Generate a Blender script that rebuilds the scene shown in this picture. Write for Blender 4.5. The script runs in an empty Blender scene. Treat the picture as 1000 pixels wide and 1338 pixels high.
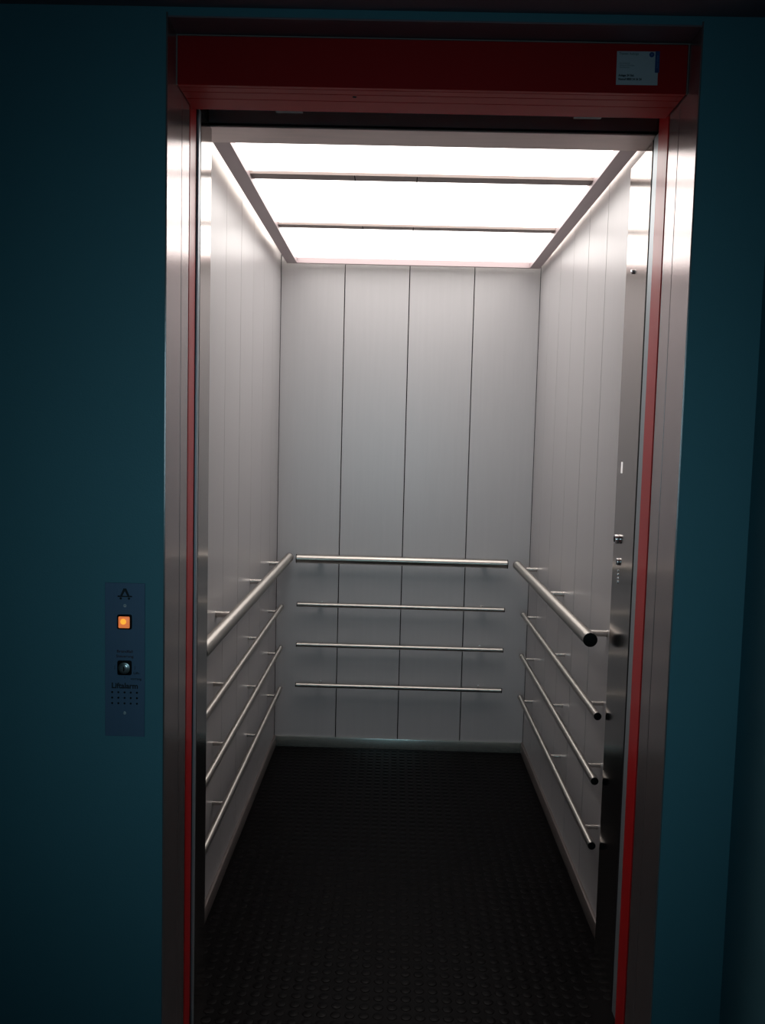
import bpy, bmesh, math
from mathutils import Vector, Matrix
PI = math.pi
scn = bpy.context.scene
C = scn.collection

# ------------------------------------------------------------------ materials
def s2l(c): return tuple((x/12.92 if x <= .04045 else ((x+.055)/1.055)**2.4) for x in c)

def mat(name, col, rough=.5, metal=0., emis=None, estr=0., spec=.5, coat=0., noise=None, bump=None, aniso=0., axis='Z', arot=0.):
    m = bpy.data.materials.new(name); m.use_nodes = True
    nt = m.node_tree; b = nt.nodes['Principled BSDF']
    b.inputs['Base Color'].default_value = (*col, 1)
    b.inputs['Roughness'].default_value = rough
    b.inputs['Metallic'].default_value = metal
    b.inputs['Specular IOR Level'].default_value = spec
    b.inputs['Coat Weight'].default_value = coat
    b.inputs['Anisotropic'].default_value = aniso
    if emis:
        b.inputs['Emission Color'].default_value = (*emis, 1)
        b.inputs['Emission Strength'].default_value = estr
    tc = nt.nodes.new('ShaderNodeTexCoord')
    if aniso:
        tg = nt.nodes.new('ShaderNodeTangent'); tg.direction_type = 'RADIAL'; tg.axis = axis
        b.inputs['Anisotropic Rotation'].default_value = arot
        nt.links.new(tg.outputs['Tangent'], b.inputs['Tangent'])
    if noise:   # (scale xyz, amount) colour mottling ; also varies the roughness
        mp = nt.nodes.new('ShaderNodeMapping'); mp.inputs['Scale'].default_value = noise[0]
        n = nt.nodes.new('ShaderNodeTexNoise'); n.inputs['Scale'].default_value = 1; n.inputs['Detail'].default_value = 4
        nt.links.new(tc.outputs['Object'], mp.inputs['Vector']); nt.links.new(mp.outputs['Vector'], n.inputs['Vector'])
        mx = nt.nodes.new('ShaderNodeMix'); mx.data_type = 'RGBA'; a = noise[1]
        mx.inputs[6].default_value = (*[c*(1-a) for c in col], 1)
        mx.inputs[7].default_value = (*[min(1, c*(1+a)) for c in col], 1)
        nt.links.new(n.outputs['Fac'], mx.inputs[0]); nt.links.new(mx.outputs[2], b.inputs['Base Color'])
        mr = nt.nodes.new('ShaderNodeMapRange')
        mr.inputs['To Min'].default_value = rough*(1-a*.8); mr.inputs['To Max'].default_value = rough*(1+a*.8)
        nt.links.new(n.outputs['Fac'], mr.inputs['Value']); nt.links.new(mr.outputs['Result'], b.inputs['Roughness'])
    if bump:    # (scale xyz, distance)
        mp = nt.nodes.new('ShaderNodeMapping'); mp.inputs['Scale'].default_value = bump[0]
        n = nt.nodes.new('ShaderNodeTexNoise'); n.inputs['Scale'].default_value = 1; n.inputs['Detail'].default_value = 3
        nt.links.new(tc.outputs['Object'], mp.inputs['Vector']); nt.links.new(mp.outputs['Vector'], n.inputs['Vector'])
        bp = nt.nodes.new('ShaderNodeBump'); bp.inputs['Strength'].default_value = 1; bp.inputs['Distance'].default_value = bump[1]
        nt.links.new(n.outputs['Fac'], bp.inputs['Height']); nt.links.new(bp.outputs['Normal'], b.inputs['Normal'])
    return m

M = {}
M['panel'] = mat('anodised_wall_panel', (.392, .384, .394), .34, 0., spec=.55, noise=((60, 60, 3), .05))
M['steel'] = mat('brushed_steel', (.37, .33, .31), .15, 1., aniso=.35, noise=((300, 300, 4), .12))
M['steel_jamb'] = mat('jamb_steel', (.58, .52, .52), .26, .86, aniso=.9, noise=((300, 300, 4), .1))
M['tube'] = mat('satin_tube_steel', (.57, .54, .50), .35, 1., aniso=.92, axis='X', arot=.25, noise=((200, 200, 200), .08))
M['arm'] = mat('satin_bracket_steel', (.70, .66, .62), .25, 1.)
M['skirt'] = mat('skirting_steel', (.46, .49, .46), .24, .75, noise=((5, 5, 200), .15))
M['edge'] = mat('pale_door_edge', (.36, .42, .46), .38, .5)
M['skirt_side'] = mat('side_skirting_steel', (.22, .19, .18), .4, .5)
M['cap'] = mat('black_plastic_cap', (.004, .004, .004), .6, spec=.15)
M['gap'] = mat('dark_gap', (.006, .006, .008), .8, spec=.1)
M['track'] = mat('dark_track_steel', (.035, .05, .07), .5, .3)
M['rubber'] = mat('black_stud_rubber', (.0026, .0021, .0024), .38, spec=.055, noise=((9, 9, 9), .25))
M['frame'] = mat('ceiling_frame_grey', (.44, .36, .37), .42, .2)
M['header'] = mat('header_steel', (.80, .66, .62), .4, .3, noise=((8, 60, 8), .12))
M['header_dull'] = mat('dull_steel_head', (.26, .19, .22), .6, .4)
M['bar'] = mat('ceiling_bar_grey', (.33, .27, .25), .5)
M['diffuser'] = mat('lit_opal_diffuser', (.9, .9, .88), .5, emis=(1., .935, .89), estr=3.5)
M['tubelight'] = mat('fluorescent_tube', (.9, .9, .9), .5, emis=(1., .90, .82), estr=9.)
M['white'] = mat('white_ceiling', (.7, .7, .68), .7)
M['red'] = mat('red_lacquer', (.52, .013, .015), .45, spec=.12)
M['redstrip'] = mat('red_strip_lacquer', (.55, .014, .016), .3, spec=.3, coat=.05)
M['teal'] = mat('teal_wall_paint', (.10, .27, .325), .55, spec=.3, noise=((3, 3, 3), .05), bump=((260, 260, 260), .0004))
M['soffit'] = mat('landing_ceiling_paint', (.24, .17, .20), .8)
M['landfloor'] = mat('landing_floor_vinyl', (.06, .06, .065), .5, noise=((6, 6, 6), .2))
M['plate'] = mat('panel_faceplate', (.12, .19, .30), .42, .3, noise=((200, 6, 6), .06))
M['ink'] = mat('dark_print', (.004, .006, .012), .6)
M['redink'] = mat('red_print', (.05, .008, .014), .6)
M['button'] = mat('amber_lit_button', (.8, .35, .1), .4, emis=(1., .24, .07), estr=.55)
M['buttoncore'] = mat('amber_lit_core', (.8, .4, .1), .4, emis=(1., .38, .03), estr=1.1)
M['chrome'] = mat('chrome', (.75, .75, .76), .18, .85)
M['screw'] = mat('screw_glint', (.80, .84, .88), .3, .25)  # pale, barely metallic base colour puts a glint into the screw heads
M['lockmetal'] = mat('lock_metal', (.30, .33, .33), .3, .9)
M['paper'] = mat('sticker_paper', (.62, .60, .64), .5)
M['blue'] = mat('sticker_blue', (.02, .06, .22), .5)
M['blueink'] = mat('sticker_blue_text', (.10, .16, .34), .5)
M['greyink'] = mat('sticker_grey_text', (.22, .26, .28), .6)
M['led'] = mat('indicator_white', (.8, .8, .8), .4, emis=(1., .93, .9), estr=.45)
M['winframe'] = mat('window_frame_paint', (.3, .3, .3), .5)
M['winglow'] = mat('daylit_glass', (.3, .5, .55), .3, emis=(.30, .78, 1.), estr=1.)

# ------------------------------------------------------------------ mesh helpers
class MB:
    def __init__(s): s.bm = bmesh.new()
    def box(s, x0, x1, y0, y1, z0, z1, bev=0.):
        r = bmesh.ops.create_cube(s.bm, size=1)
        bmesh.ops.scale(s.bm, vec=(abs(x1-x0), abs(y1-y0), abs(z1-z0)), verts=r['verts'])
        bmesh.ops.translate(s.bm, vec=((x0+x1)/2, (y0+y1)/2, (z0+z1)/2), verts=r['verts'])
        if bev:
            es = list({e for v in r['verts'] for e in v.link_edges})
            bmesh.ops.bevel(s.bm, geom=es, offset=bev, segments=2, affect='EDGES', profile=.5)
        return s
    def cyl(s, a, b, r, r2=None, n=28, bev=0.):
        a, b = Vector(a), Vector(b); d = b-a
        q = bmesh.ops.create_cone(s.bm, cap_ends=True, segments=n, radius1=r, radius2=r if r2 is None else r2, depth=d.length)
        rm = d.to_track_quat('Z', 'Y').to_matrix().to_4x4()
        bmesh.ops.transform(s.bm, matrix=Matrix.Translation((a+b)/2) @ rm, verts=q['verts'])
        if bev:
            es = [e for e in {e for v in q['verts'] for e in v.link_edges}
                  if len(e.link_faces) == 2 and any(len(f.verts) > 6 for f in e.link_faces)]
            bmesh.ops.bevel(s.bm, geom=es, offset=bev, segments=2, affect='EDGES', profile=.5)
        return s
    def prism(s, pts, y0, y1):      # outline in x,z extruded along y
        a = [s.bm.verts.new((x, y0, z)) for x, z in pts]; b = [s.bm.verts.new((x, y1, z)) for x, z in pts]
        s.bm.faces.new(a); s.bm.faces.new(b[::-1]); n = len(pts)
        for i in range(n): s.bm.faces.new((a[i], b[i], b[(i+1) % n], a[(i+1) % n]))
        return s
    def build(s, name, m, parent=None, loc=None, smooth=True):
        bmesh.ops.recalc_face_normals(s.bm, faces=s.bm.faces)
        me = bpy.data.meshes.new(name); s.bm.to_mesh(me); s.bm.free()
        me.materials.append(m)
        o = bpy.data.objects.new(name, me); C.objects.link(o)
        if parent: o.parent = parent
        if loc: o.location = loc
        if smooth:
            me.shade_smooth()
            try: me.set_sharp_from_angle(angle=math.radians(35))
            except Exception: pass
        return o

def struct(o): o['kind'] = 'structure'; return o
def tag(o, label, cat, group=None):
    o['label'] = label; o['category'] = cat
    if group: o['group'] = group
    return o
def thing(name, loc, rz, label, cat, group=None):
    o = bpy.data.objects.new(name, None); C.objects.link(o); o.empty_display_size = .05
    o.location = loc; o.rotation_euler = (0, 0, rz)
    return tag(o, label, cat, group)

def text(name, s, size, m, parent, loc, rot, width=None, bold=0., align='LEFT', depth=.0002):
    cu = bpy.data.curves.new(name, 'FONT'); cu.body = s; cu.size = size; cu.align_x = align
    cu.align_y = 'CENTER'; cu.extrude = depth; cu.offset = bold; cu.resolution_u = 3
    t = bpy.data.objects.new(name+'_c', cu); C.objects.link(t)
    dg = bpy.context.evaluated_depsgraph_get(); dg.update()
    me = bpy.data.meshes.new_from_object(t.evaluated_get(dg))
    bpy.data.objects.remove(t); bpy.data.curves.remove(cu)
    if width:
        xs = [v.co.x for v in me.vertices]; k = width/(max(xs)-min(xs))
        for v in me.vertices: v.co.x *= k
    me.name = name; me.materials.clear(); me.materials.append(m)
    o = bpy.data.objects.new(name, me); C.objects.link(o); o.parent = parent
    o.location = loc; o.rotation_euler = rot
    return o

# ------------------------------------------------------------------ dimensions
XL, XR = -.554, .616          # cabin side walls
YF = -1.83                    # front end of the cabin walls
H = 2.31                      # cabin roof
ZC = 2.217                    # underside of the light frame
YW = -2.234                    # face of the landing wall
OL, OR = -.478, .5535          # landing opening
OT = 2.2494                    # top of landing opening
LC = 2.270                     # landing ceiling
SEAMS = (-.237, -.487, -.745, -.995, -1.255)

# ------------------------------------------------------------------ cabin shell
g = .0021
def panels_side(name, x0, x1, seams, strong, yf=YF):
    mb = MB(); edges = [0.] + list(seams) + [yf]
    for i in range(len(edges)-1):
        a, b = edges[i], edges[i+1]
        ga = 0 if i == 0 else (g if i-1 in strong else g*.5)
        gb = 0 if i == len(edges)-2 else (g if i in strong else g*.5)
        mb.box(x0, x1, b+gb, a-ga, .0, H, .0008)
    mb.box(x0+(-.012 if x0 < 0 else .012), x1+(-.012 if x0 < 0 else .012), yf, 0, 0, H)
    return struct(mb.build(name, M['panel'], smooth=False))
panels_side('wall_left', XL-.02, XL, SEAMS, (3,), -1.855)
panels_side('wall_right', XR, XR+.02, SEAMS, (1, 3, 4))
mb = MB(); bx = [XL-.02, -.265, .027, .319, XR+.02]
for a, b in zip(bx[:-1], bx[1:]):
    mb.box(a+g, b-g, 0, .02, 0, H, .0008)
struct(mb.build('wall_back', M['panel'], smooth=False))
struct(MB().box(XL-.04, XR+.04, .017, .03, 0, H).build('trim_1', M['gap'], smooth=False))
struct(MB().box(XL-.05, XR+.05, YF, .05, H, H+.03).build('ceiling', M['white'], smooth=False))
# corner shadow joints
struct(MB().box(XL-.001, XL+.0022, -.0022, .001, .05, H).box(XR-.0022, XR+.001, -.0022, .001, .05, H).build('trim_2', M['gap'], smooth=False))

# floor: rubber with round studs
mb = MB(); mb.box(XL-.02, XR+.02, -1.855, .02, -.03, 0).box(OL, OR, -2.08, -1.98, -.03, 0).box(-.489, .583, -1.98, -1.855, -.03, 0)
P = .0355; nx = int((XR-XL-.03)/P); ny = int(2.03/P)
x0 = (XL+XR)/2-(nx-1)*P/2
ring = [(math.cos(2*PI*k/14), math.sin(2*PI*k/14)) for k in range(14)]
bm = mb.bm
for i in range(nx):
    for j in range(ny):
        cx, cy = x0+i*P, -.03-j*P
        if cy < -1.81 and not (-.472 < cx-.014 and cx+.014 < .552): continue
        lo = [bm.verts.new((cx+.0135*c, cy+.0135*s_, 0)) for c, s_ in ring]
        mi = [bm.verts.new((cx+.0128*c, cy+.0128*s_, .0011)) for c, s_ in ring]
        hi = [bm.verts.new((cx+.0113*c, cy+.0113*s_, .0016)) for c, s_ in ring]
        for k in range(14):
            q = (k+1) % 14
            bm.faces.new((lo[k], lo[q], mi[q], mi[k])); bm.faces.new((mi[k], mi[q], hi[q], hi[k]))
        bm.faces.new(hi)
struct(mb.build('floor', M['rubber']))

# skirtings
struct(MB().box(XL+.010, XR-.010, -.010, 0, 0, .050, .002).build('baseboard_back', M['skirt']))
struct(MB().box(XL, XL+.010, -1.80, 0, 0, .050, .0012).build('baseboard_left', M['skirt_side']))
struct(MB().box(XR-.010, XR, -1.62, 0, 0, .050, .0012).build('baseboard_right', M['skirt_side']))

# ------------------------------------------------------------------ cabin front
# left return post, header over the opening, pale door edges
struct(MB().box(XL-.02, -.474, -1.862, -1.855, -.02, 2.172).box(-.477, -.473, -1.965, -1.855, -.02, 2.172, .0008).build('trim_3', M['steel'], smooth=False))
struct(MB().box(-.4775, -.4735, -1.986, -1.968, -.02, 2.172, .0008).build('trim_4', M['edge'], smooth=False))
struct(MB().box(.5775, .5815, -1.896, -1.857, -.02, 2.172, .001).build('trim_5', M['edge'], smooth=False))
struct(MB().box(XL-.02, XR+.02, -1.858, -1.748, 2.176, H, .001).build('trim_6', M['header'], smooth=False))
struct(MB().box(-.50, .60, -1.862, -1.8585, 2.178, 2.184).build('trim_7', M['steel'], smooth=False))
# dark slots and door gear pocket
mb = MB()
mb.box(-.62, -.49, -2.055, -1.99, -.03, H).box(-.62, -.4785, -1.99, -1.864, -.03, H).box(-.4785, -.4775, -1.984, -1.864, -.03, 2.172).box(.582, .584, -1.897, -1.852, -.02, 2.172).box(.584, .70, -2.055, -1.822, -.03, H)
mb.box(-.62, .70, -2.06, -1.82, H, H+.03)
mb.box(-.62, XL-.02, -1.91, YF, -.03, H).box(.588, .60, -1.852, -1.832, -.02, 2.172)
struct(mb.build('trim_8', M['gap'], smooth=False))
struct(MB().box(-.515, .584, -2.030, -1.985, 2.172, H).box(-.30, -.24, -2.032, -1.99, 2.163, 2.172).box(.36, .42, -2.032, -1.99, 2.163, 2.172).build('trim_9', M['track'], smooth=False))

# ------------------------------------------------------------------ landing side
# steel reveals (two plates with a dark joint each)
def jamb(name, sx, x, split):
    mb = MB(); o = x+sx*.0035
    xa, xb = min(x, o), max(x, o)
    mb.box(xa, xb, YW-.003, split-.0015, -.02, OT+.01, .0008)
    mb.box(xa, xb, split+.0015, -2.056, -.02, 2.22, .0008)
    return struct(mb.build(name, M['steel_jamb'], smooth=False))
jamb('trim_10', -1, OL, -2.120)
jamb('trim_11', 1, OR, -2.123)
mb = MB()
mb.box(OL-.014, OL-.0038, -2.17, -2.058, -.02, 2.28).box(OR+.0038, OR+.014, -2.17, -2.058, -.02, 2.28)
struct(mb.build('trim_12', M['gap'], smooth=False))
# red strips
struct(MB().box(OL-.02, OL+.0005, -2.0515, -1.994, -.02, 2.17, .001).build('trim_13', M['redstrip'], smooth=False))
struct(MB().box(OR-.0015, OR+.02, -2.0525, -1.981, -.02, 2.17, .001).build('trim_14', M['redstrip'], smooth=False))
# red header box with grooved underside
mb = MB(); zb = 2.151
x0, x1 = OL+.0015, OR-.003
ys = [(-2.154, -2.1315), (-2.1300, -2.0960), (-2.0945, -2.0345)]
for a, b in ys: mb.box(x0, x1, a, b, zb, zb+.012, .0006)
mb.box(x0, x1, -2.1665, -2.155, zb, 2.2465, .0008)
mb.box(x0, x1, -2.165, -2.035, zb+.005, zb+.014)
lint = struct(mb.build('trim_15', M['red'], smooth=False))
mb = MB(); mb.cyl((-.119, -2.120, zb-.0004), (-.119, -2.120, zb+.002), .0045, n=16)
struct(mb.build('trim_16', M['gap']))
# thin bright edge around the header face
mb = MB(); t = .0016
mb.box(OL, OR, -2.170, -2.1635, 2.246, 2.246+t).box(OL, OL+t, -2.170, -2.1635, zb, 2.246).box(OR-t-.001, OR-.001, -2.170, -2.1635, zb, 2.246)
struct(mb.build('trim_17', M['bar'], smooth=False))
# steel head of the reveal above the red header
struct(MB().box(OL, OR, YW-.003, -2.04, OT, OT+.0035, .0008).build('trim_18', M['header_dull'], smooth=False))

# landing walls, ceiling, floor
WX0, WX1, YB = -2.6, .700, -6.2
mb = MB()
mb.box(WX0, OL-.015, YW, -2.06, -.02, LC+.1).box(OR+.015, WX1+.1, YW, -2.06, -.02, LC+.1).box(OL-.015, OR+.015, YW, -2.06, OT+.004, LC+.1).box(OL-.015, OL-.0036, YW, -2.171, -.02, OT+.004).box(OR+.0036, OR+.015, YW, -2.171, -.02, OT+.004)
struct(mb.build('wall_front', M['teal'], smooth=False))
struct(MB().box(WX1, WX1+.1, YB, YW, -.02, LC+.1).build('wall_corner', M['teal'], smooth=False))
struct(MB().box(WX0-.1, WX0, YB, YW, -.02, LC+.1).build('wall_far', M['teal'], smooth=False))
WZ0, WZ1, WXa, WXb = .95, 2.1, -.55, .25
mb = MB()
mb.box(WX0-.1, WXa, YB-.1, YB, -.02, LC+.1).box(WXb, WX1+.1, YB-.1, YB, -.02, LC+.1)
mb.box(WXa, WXb, YB-.1, YB, -.02, WZ0).box(WXa, WXb, YB-.1, YB, WZ1, LC+.1)
struct(mb.build('wall_rear', M['teal'], smooth=False))
struct(MB().box(WXa, WXa+.05, YB-.08, YB+.01, WZ0, WZ1).box(WXb-.05, WXb, YB-.08, YB+.01, WZ0, WZ1).box(WXa+.05, WXb-.05, YB-.08, YB+.01, WZ0, WZ0+.05).box(WXa+.05, WXb-.05, YB-.08, YB+.01, WZ1-.05, WZ1).build('window_1', M['winframe'], smooth=False))
struct(MB().box(WXa+.05, WXb-.05, YB-.05, YB-.045, WZ0+.05, WZ1-.05).build('window_2', M['winglow'], smooth=False))
struct(MB().box(WX0-.1, WX1+.1, YB-.1, YW, LC, LC+.05).build('ceiling_landing', M['soffit'], smooth=False))
struct(MB().box(WX0-.1, WX1+.1, YB-.1, YW, -.05, 0).box(OL-.03, OR+.03, YW, -2.081, -.05, -.001).build('floor_landing', M['landfloor'], smooth=False))

# ------------------------------------------------------------------ ceiling light
L = thing('ceiling_light', (0, 0, ZC), 0, 'backlit ceiling fixture filling the lift car roof, grey frame around three glowing opal panels', 'ceiling light')
fo, fi = (-.520, .599), (-.474, .5535)
mb = MB()
mb.box(fo[0], fi[0], -1.74, -.066, 0, .036, .0006)
mb.box(fi[1], fo[1], -1.74, -.066, 0, .036, .0006)
mb.box(fi[0], fi[1], -.082, -.066, 0, .036, .0006)
mb.box(fi[0], fi[1], -1.74, -1.70, 0, .036, .0006)
mb.build('frame', M['frame'], L, smooth=False)
for ya, yb in ((-1.312, -1.258), (-.700, -.652)):
    c = MB()
    for xa, xb in ((fi[0], -.16), (-.158, .027), (.029, fi[1])):
        c.box(xa-.001, xb+.001, ya+.002, yb, .015, .0235, .0006)
    c.box(fi[0], fi[1], ya, ya+.0015, .015, .0235)
    c = c.build('crossbar', M['bar'], L, smooth=False)
    for x in (-.16, .028): MB().box(x-.0012, x+.0012, ya+.002, yb+.001, .0135, .0152).build('joint_clip', M['gap'], c, smooth=False)
for ya, yb in ((-1.700, -1.312), (-1.258, -.700), (-.652, -.082)):
    d = MB(); d.box(fi[0]+.0005, fi[1]-.0005, ya+.0005, yb-.0005, .024, .028)
    d.build('diffuser', M['diffuser'], L, smooth=False)
for x in (-.472, .583):     # lamps over the side frame, washing the top of each wall
    for a, b in ((-.10, -.88), (-.92, -1.72)):
        MB().cyl((x, a, .056), (x, b, .056), .011, n=12).build('lamp_tube', M['tubelight'], L)

# ------------------------------------------------------------------ rails
def rail(name, loc, rz, half, r, off, arms, label, cat, group, arm_r):
    t = thing(name, loc, rz, label, cat, group)
    MB().cyl((-half, off, 0), (half, off, 0), r, n=36).build('tube', M['tube'], t)
    for s in (-1, 1):
        MB().cyl((s*half, off, 0), (s*(half+.004), off, 0), r*1.03, n=36, bev=.001).build('end_cap', M['cap'], t)
    for x in arms:
        MB().cyl((x, 0, 0), (x, off-r*.6, 0), arm_r, n=18).cyl((x, 0, 0), (x, .003, 0), arm_r*1.12, n=18).build('bracket', M['arm'], t)
    return t
def side(s, name, z, far, near, r, off, arms, label, cat, group, arm_r):
    yc = (far+near)/2; h = (far-near)/2
    if s < 0: loc, rz, ar = (XL, yc, z), -PI/2, [-(a-yc) for a in arms]
    else:     loc, rz, ar = (XR, yc, z), PI/2, [a-yc for a in arms]
    return rail(name, loc, rz, h, r, off, ar, label, cat, group, arm_r)
def backr(name, z, x0, x1, r, off, arms, label, cat, group, arm_r):
    xc = (x0+x1)/2
    return rail(name, (xc, 0, z), PI, (x1-x0)/2, r, off, [xc-a for a in arms], label, cat, group, arm_r)

G1, G2 = 'thick handrails around the car walls', 'slim bumper rails below the handrails'
side(-1, 'handrail', .899, -.035, -1.850, .0195, .062, (-.235, -.73, -1.36), 'thick steel handrail on the left side wall of the lift, topmost of four', 'handrail', G1, .0095)
side(1, 'handrail', .899, -.10, -1.570, .0195, .070, (-.21, -.82, -1.48), 'thick steel handrail on the right side wall, round black end cap facing the door', 'handrail', G1, .0095)
backr('handrail', .90, -.452, .502, .0195, .070, (-.34, .40), 'thick steel handrail across the back wall, above three slim rails', 'handrail', G1, .0095)
nm = {.687: 'uppermost', .500: 'middle', .311: 'lowest'}
for z, n in nm.items():
    side(-1, 'bumper_rail', z, -.13, -1.850, .0105, .041, (-.24, -.76, -1.385), f'slim steel bumper rail on the left side wall, {n} of its three', 'rail', G2, .0062)
    side(1, 'bumper_rail', z, -.16, -1.592, .0105, .045, (-.215, -.885, -1.47), f'slim steel bumper rail on the right side wall, {n} of its three', 'rail', G2, .0062)
    backr('bumper_rail', z, -.447, .497, .0098, .060, (-.34, .40), f'slim steel bumper rail across the back wall, {n} of its three', 'rail', G2, .0062)

# ------------------------------------------------------------------ car operating column (right, in front of the rails)
cop = thing('control_column', (.586, -1.7255, 0), -PI/2, 'tall mirror-like steel control column at right, between the wall panels and the red door strip', 'control panel')
# local: -y looks into the cabin (-x world) ; local x -> world -y
MB().box(-.1055, .1055, 0, .029, 0, 2.174, .001).build('faceplate', M['steel'], cop, smooth=False)
def lx(y): return -(y+1.7255)
MB().box(lx(-1.672)-.006, lx(-1.672)+.006, -.001, .0, 1.372, 1.402).build('indicator', M['led'], cop)
k = MB().cyl((lx(-1.668), 0, 1.196), (lx(-1.668), -.010, 1.196), .0125, n=28, bev=.001).build('push_button', M['chrome'], cop)
MB().cyl((lx(-1.668), -.010, 1.196), (lx(-1.668), -.0108, 1.196), .008, n=20).build('button_face', M['cap'], k)
k = MB().cyl((lx(-1.682), 0, 1.137), (lx(-1.682), -.006, 1.137), .010, n=28, bev=.001).build('key_switch', M['chrome'], cop)
MB().box(lx(-1.682)-.001, lx(-1.682)+.001, -.0068, -.006, 1.131, 1.143).build('keyhole', M['cap'], k)
for i, z in enumerate((1.113, 1.103, 1.093, 1.083)):
    MB().cyl((lx(-1.682), 0, z), (lx(-1.682), -.0015, z), .003 if i < 3 else .0045, n=12).build('indicator_dot', M['chrome'], cop)
MB().cyl((lx(-1.693), 0, 1.892), (lx(-1.693), -.006, 1.892), .006, n=20, bev=.001).build('screw', M['chrome'], cop)

# ------------------------------------------------------------------ landing call panel
pw, ph = .085, .333; pc = (-.5605, YW, .9779)
cp = thing('call_panel', pc, 0, 'narrow steel call panel on the teal wall with glowing amber button and key switch', 'call panel')
cp.scale = (.9647,)*3
fp = MB().box(-pw/2, pw/2, -.0025, 0, -ph/2, ph/2, .0006).build('faceplate', M['plate'], cp, smooth=False)
F = -.0026; RX = (PI/2, 0, 0)
# emblem: caret with a crossbar and two feet
e = MB()
e.prism([(-.0100, .1390), (-.0030, .1550), (.0030, .1550), (.0100, .1390), (.0052, .1390), (0, .1492), (-.0052, .1390)], F-.0004, F)
e.box(-.0155, .0155, F-.0004, F, .1365, .1390)
e.cyl((-.0088, F, .1335), (-.0088, F-.0004, .1335), .0026, n=12).cyl((.0088, F, .1335), (.0088, F-.0004, .1335), .0026, n=12)
e.cyl((-.0125, F, .1380), (-.0125, F-.0004, .1380), .0018, n=12).cyl((.0125, F, .1380), (.0125, F-.0004, .1380), .0018, n=12)
e.build('emblem', M['ink'], cp, smooth=False)
for z in (.118, -.115):
    sc_ = MB().cyl((0, F, z), (0, F-.0018, z), .0036, r2=.0020, n=18).build('screw', M['screw'], cp)
    MB().box(-.0022, .0022, F-.0020, F-.0017, z-.0003, z+.0003).build('slot', M['cap'], sc_, smooth=False)
b = MB().box(-.0155, .0155, F-.004, F, .0675, .0990, .0035).build('button', M['cap'], cp)
MB().box(-.0118, .0118, F-.0075, F-.003, .0708, .0955, .0018).build('lit_cap', M['button'], b)
MB().cyl((-.001, F-.0076, .085), (-.001, F-.0080, .085), .0062, n=20).build('glow_core', M['buttoncore'], b)  # brighter round disc adds the hot spot of the button's glow
k = MB().box(-.0150, .0150, F-.003, F, -.0315, -.0005, .0035).build('key_switch', M['cap'], cp)
MB().cyl((0, F-.003, -.016), (0, F-.0055, -.016), .0125, n=32, bev=.001).build('lock_ring', M['lockmetal'], k)
MB().cyl((0, F-.0055, -.016), (0, F-.0068, -.016), .0085, n=28, bev=.0006).build('lock_barrel', M['chrome'], k)
MB().box(-.0012, .0012, F-.0074, F-.0066, -.0225, -.012).build('keyhole', M['cap'], k)
text('lettering', 'Brandfall', .0078, M['redink'], cp, (0, F, .0190), RX, .034, .00012, 'CENTER')
text('lettering', 'Steuerung', .0078, M['redink'], cp, (0, F, .0085), RX, .037, .00012, 'CENTER')
text('lettering', 'Lift-', .0072, M['ink'], cp, (.0185, F, -.0275), RX, .0135, .00012)
text('lettering', 'vorrang', .0072, M['ink'], cp, (.0125, F, -.0400), RX, .0235, .00012)
text('lettering', 'Liftalarm', .0165, M['ink'], cp, (0, F, -.0560), RX, .0560, .0005, 'CENTER')
for x in (-.0215, .0215):
    MB().box(x-.0004, x+.0004, F-.0003, F, -.020, -.012).build('tick_mark', M['ink'], cp, smooth=False)
MB().box(-.0004, .0004, F-.0003, F, -.0395, -.0345).build('tick_mark', M['ink'], cp, smooth=False)
g_ = MB()
for i in range(5):
    for j in range(3):
        x, z = -.0270+i*.0133, -.0700-j*.0120
        g_.cyl((x, F+.0002, z), (x, F-.0002, z), .0022, n=14)
g_.build('speaker_holes', M['cap'], cp, smooth=False)

# ------------------------------------------------------------------ sticker on the red header
st = thing('notice_sticker', (.4505, -2.1667, 2.1992), 0, 'small white notice sticker with blue side band on the red header', 'sticker')
st.scale = (.9647,)*3
st.rotation_euler = (0, math.radians(-.4), 0)
MB().box(-.0430, .0430, -.0008, 0, -.0335, .0340).build('paper', M['paper'], st, smooth=False)
MB().box(.0365, .0455, -.0014, -.0008, -.0085, .0345).build('side_band', M['blue'], st, smooth=False)
em = MB(); em.cyl((.0290, -.0008, .0275), (.0290, -.0013, .0275), .0052, n=28); em.build('emblem', M['blue'], st)
MB().cyl((.0290, -.0013, .0275), (.0290, -.0016, .0275), .0020, n=16).build('emblem_core', M['blueink'], st)
S = -.0010
text('lettering', 'Thyssen Aufzüge', .0065, M['greyink'], st, (-.0390, S, .0290), RX, .041, .0001)
for i, (tx, w) in enumerate((('Servicezentrale', .021), ('Aufzug und Fahrtreppe', .031), ('Notrufnummer', .021))):
    text('lettering', tx, .0042, M['greyink'], st, (-.0370, S, .0100-i*.0042), RX, w)
text('lettering', 'Anlage 24 Std.', .0062, M['ink'], st, (-.0385, S, -.0145), RX, .033, .0002)
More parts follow.
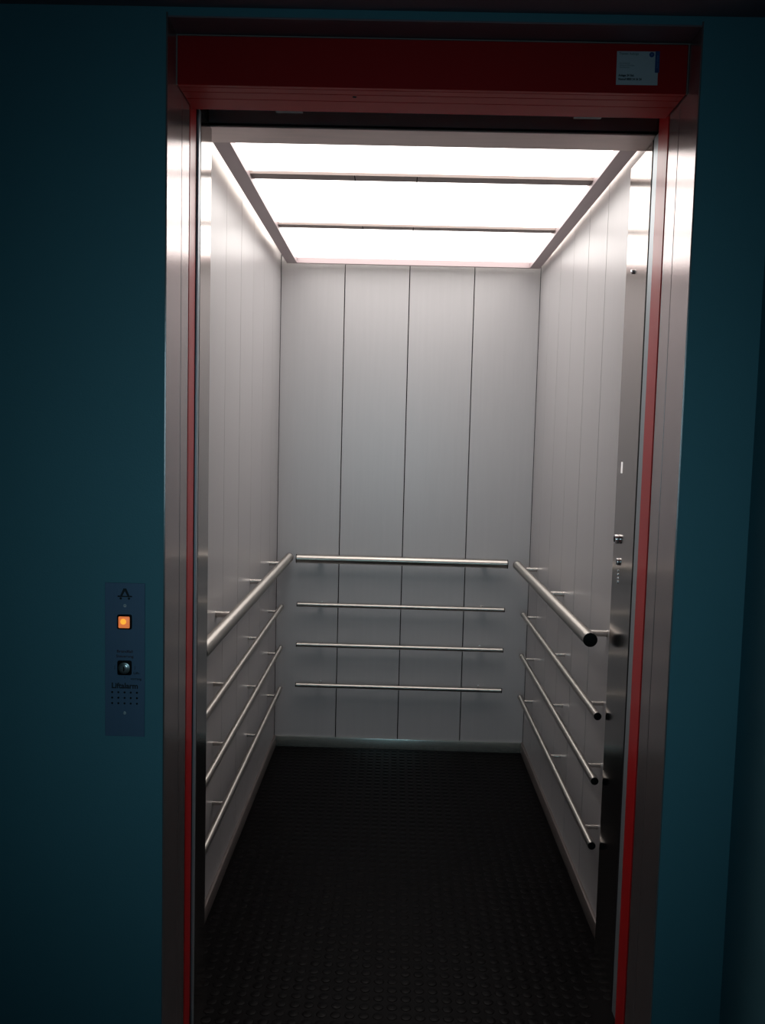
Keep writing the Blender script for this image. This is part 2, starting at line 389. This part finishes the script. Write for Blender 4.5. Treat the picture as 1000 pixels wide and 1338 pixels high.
text('lettering', 'Notruf 0800 24 36 24', .0062, M['ink'], st, (-.0385, S, -.0222), RX, .048, .0002)
text('lettering', 'Service', .0052, M['blueink'], st, (.0412, -.0016, .0130), (PI/2, -PI/2, 0), .026, .0001, 'CENTER')

# ------------------------------------------------------------------ lights
def area(name, loc, rot, sx, sy, p, col, spread=PI):
    l = bpy.data.lights.new(name, 'AREA'); l.shape = 'RECTANGLE'; l.size = sx; l.size_y = sy
    l.energy = p; l.color = col; l.spread = spread
    o = bpy.data.objects.new(name, l); C.objects.link(o); o.location = loc; o.rotation_euler = rot
    return o
# daylight entering the landing through its rear window
area('window_daylight', ((WXa+WXb)/2, YB+.03, (WZ0+WZ1)/2), (PI/2-.085, 0, -.035), WXb-WXa-.1, WZ1-WZ0-.1, 0.88, (.55, .88, 1.), math.radians(33))

w = bpy.data.worlds.new('world'); scn.world = w; w.use_nodes = True
w.node_tree.nodes['Background'].inputs[0].default_value = (.03, .04, .05, 1)
w.node_tree.nodes['Background'].inputs[1].default_value = .3

# ------------------------------------------------------------------ camera
cam = bpy.data.cameras.new('camera'); co = bpy.data.objects.new('camera', cam); C.objects.link(co)
yaw, pit, rol = -.0142, -.0808, .0252
Fw = Vector((math.sin(yaw)*math.cos(pit), math.cos(yaw)*math.cos(pit), math.sin(pit)))
Rt = Vector((math.cos(yaw), -math.sin(yaw), 0)); Up = Rt.cross(Fw)
R2 = math.cos(rol)*Rt+math.sin(rol)*Up; U2 = -math.sin(rol)*Rt+math.cos(rol)*Up
m = Matrix((R2, U2, -Fw)).transposed().to_4x4(); m.translation = (-.0128, -3.9853, 1.4396)
co.matrix_world = m
cam.sensor_fit = 'VERTICAL'; cam.sensor_height = 32; cam.lens = 1135.0*32/1338
cam.clip_start = .05
scn.camera = co
vs = scn.view_settings
vs.view_transform = 'Standard'; vs.look = 'None'; vs.gamma = 1; vs.exposure = 0; vs.use_curve_mapping = False
scn.cycles.max_bounces = 12; scn.cycles.diffuse_bounces = 6; scn.cycles.glossy_bounces = 8
scn.cycles.use_denoising = True
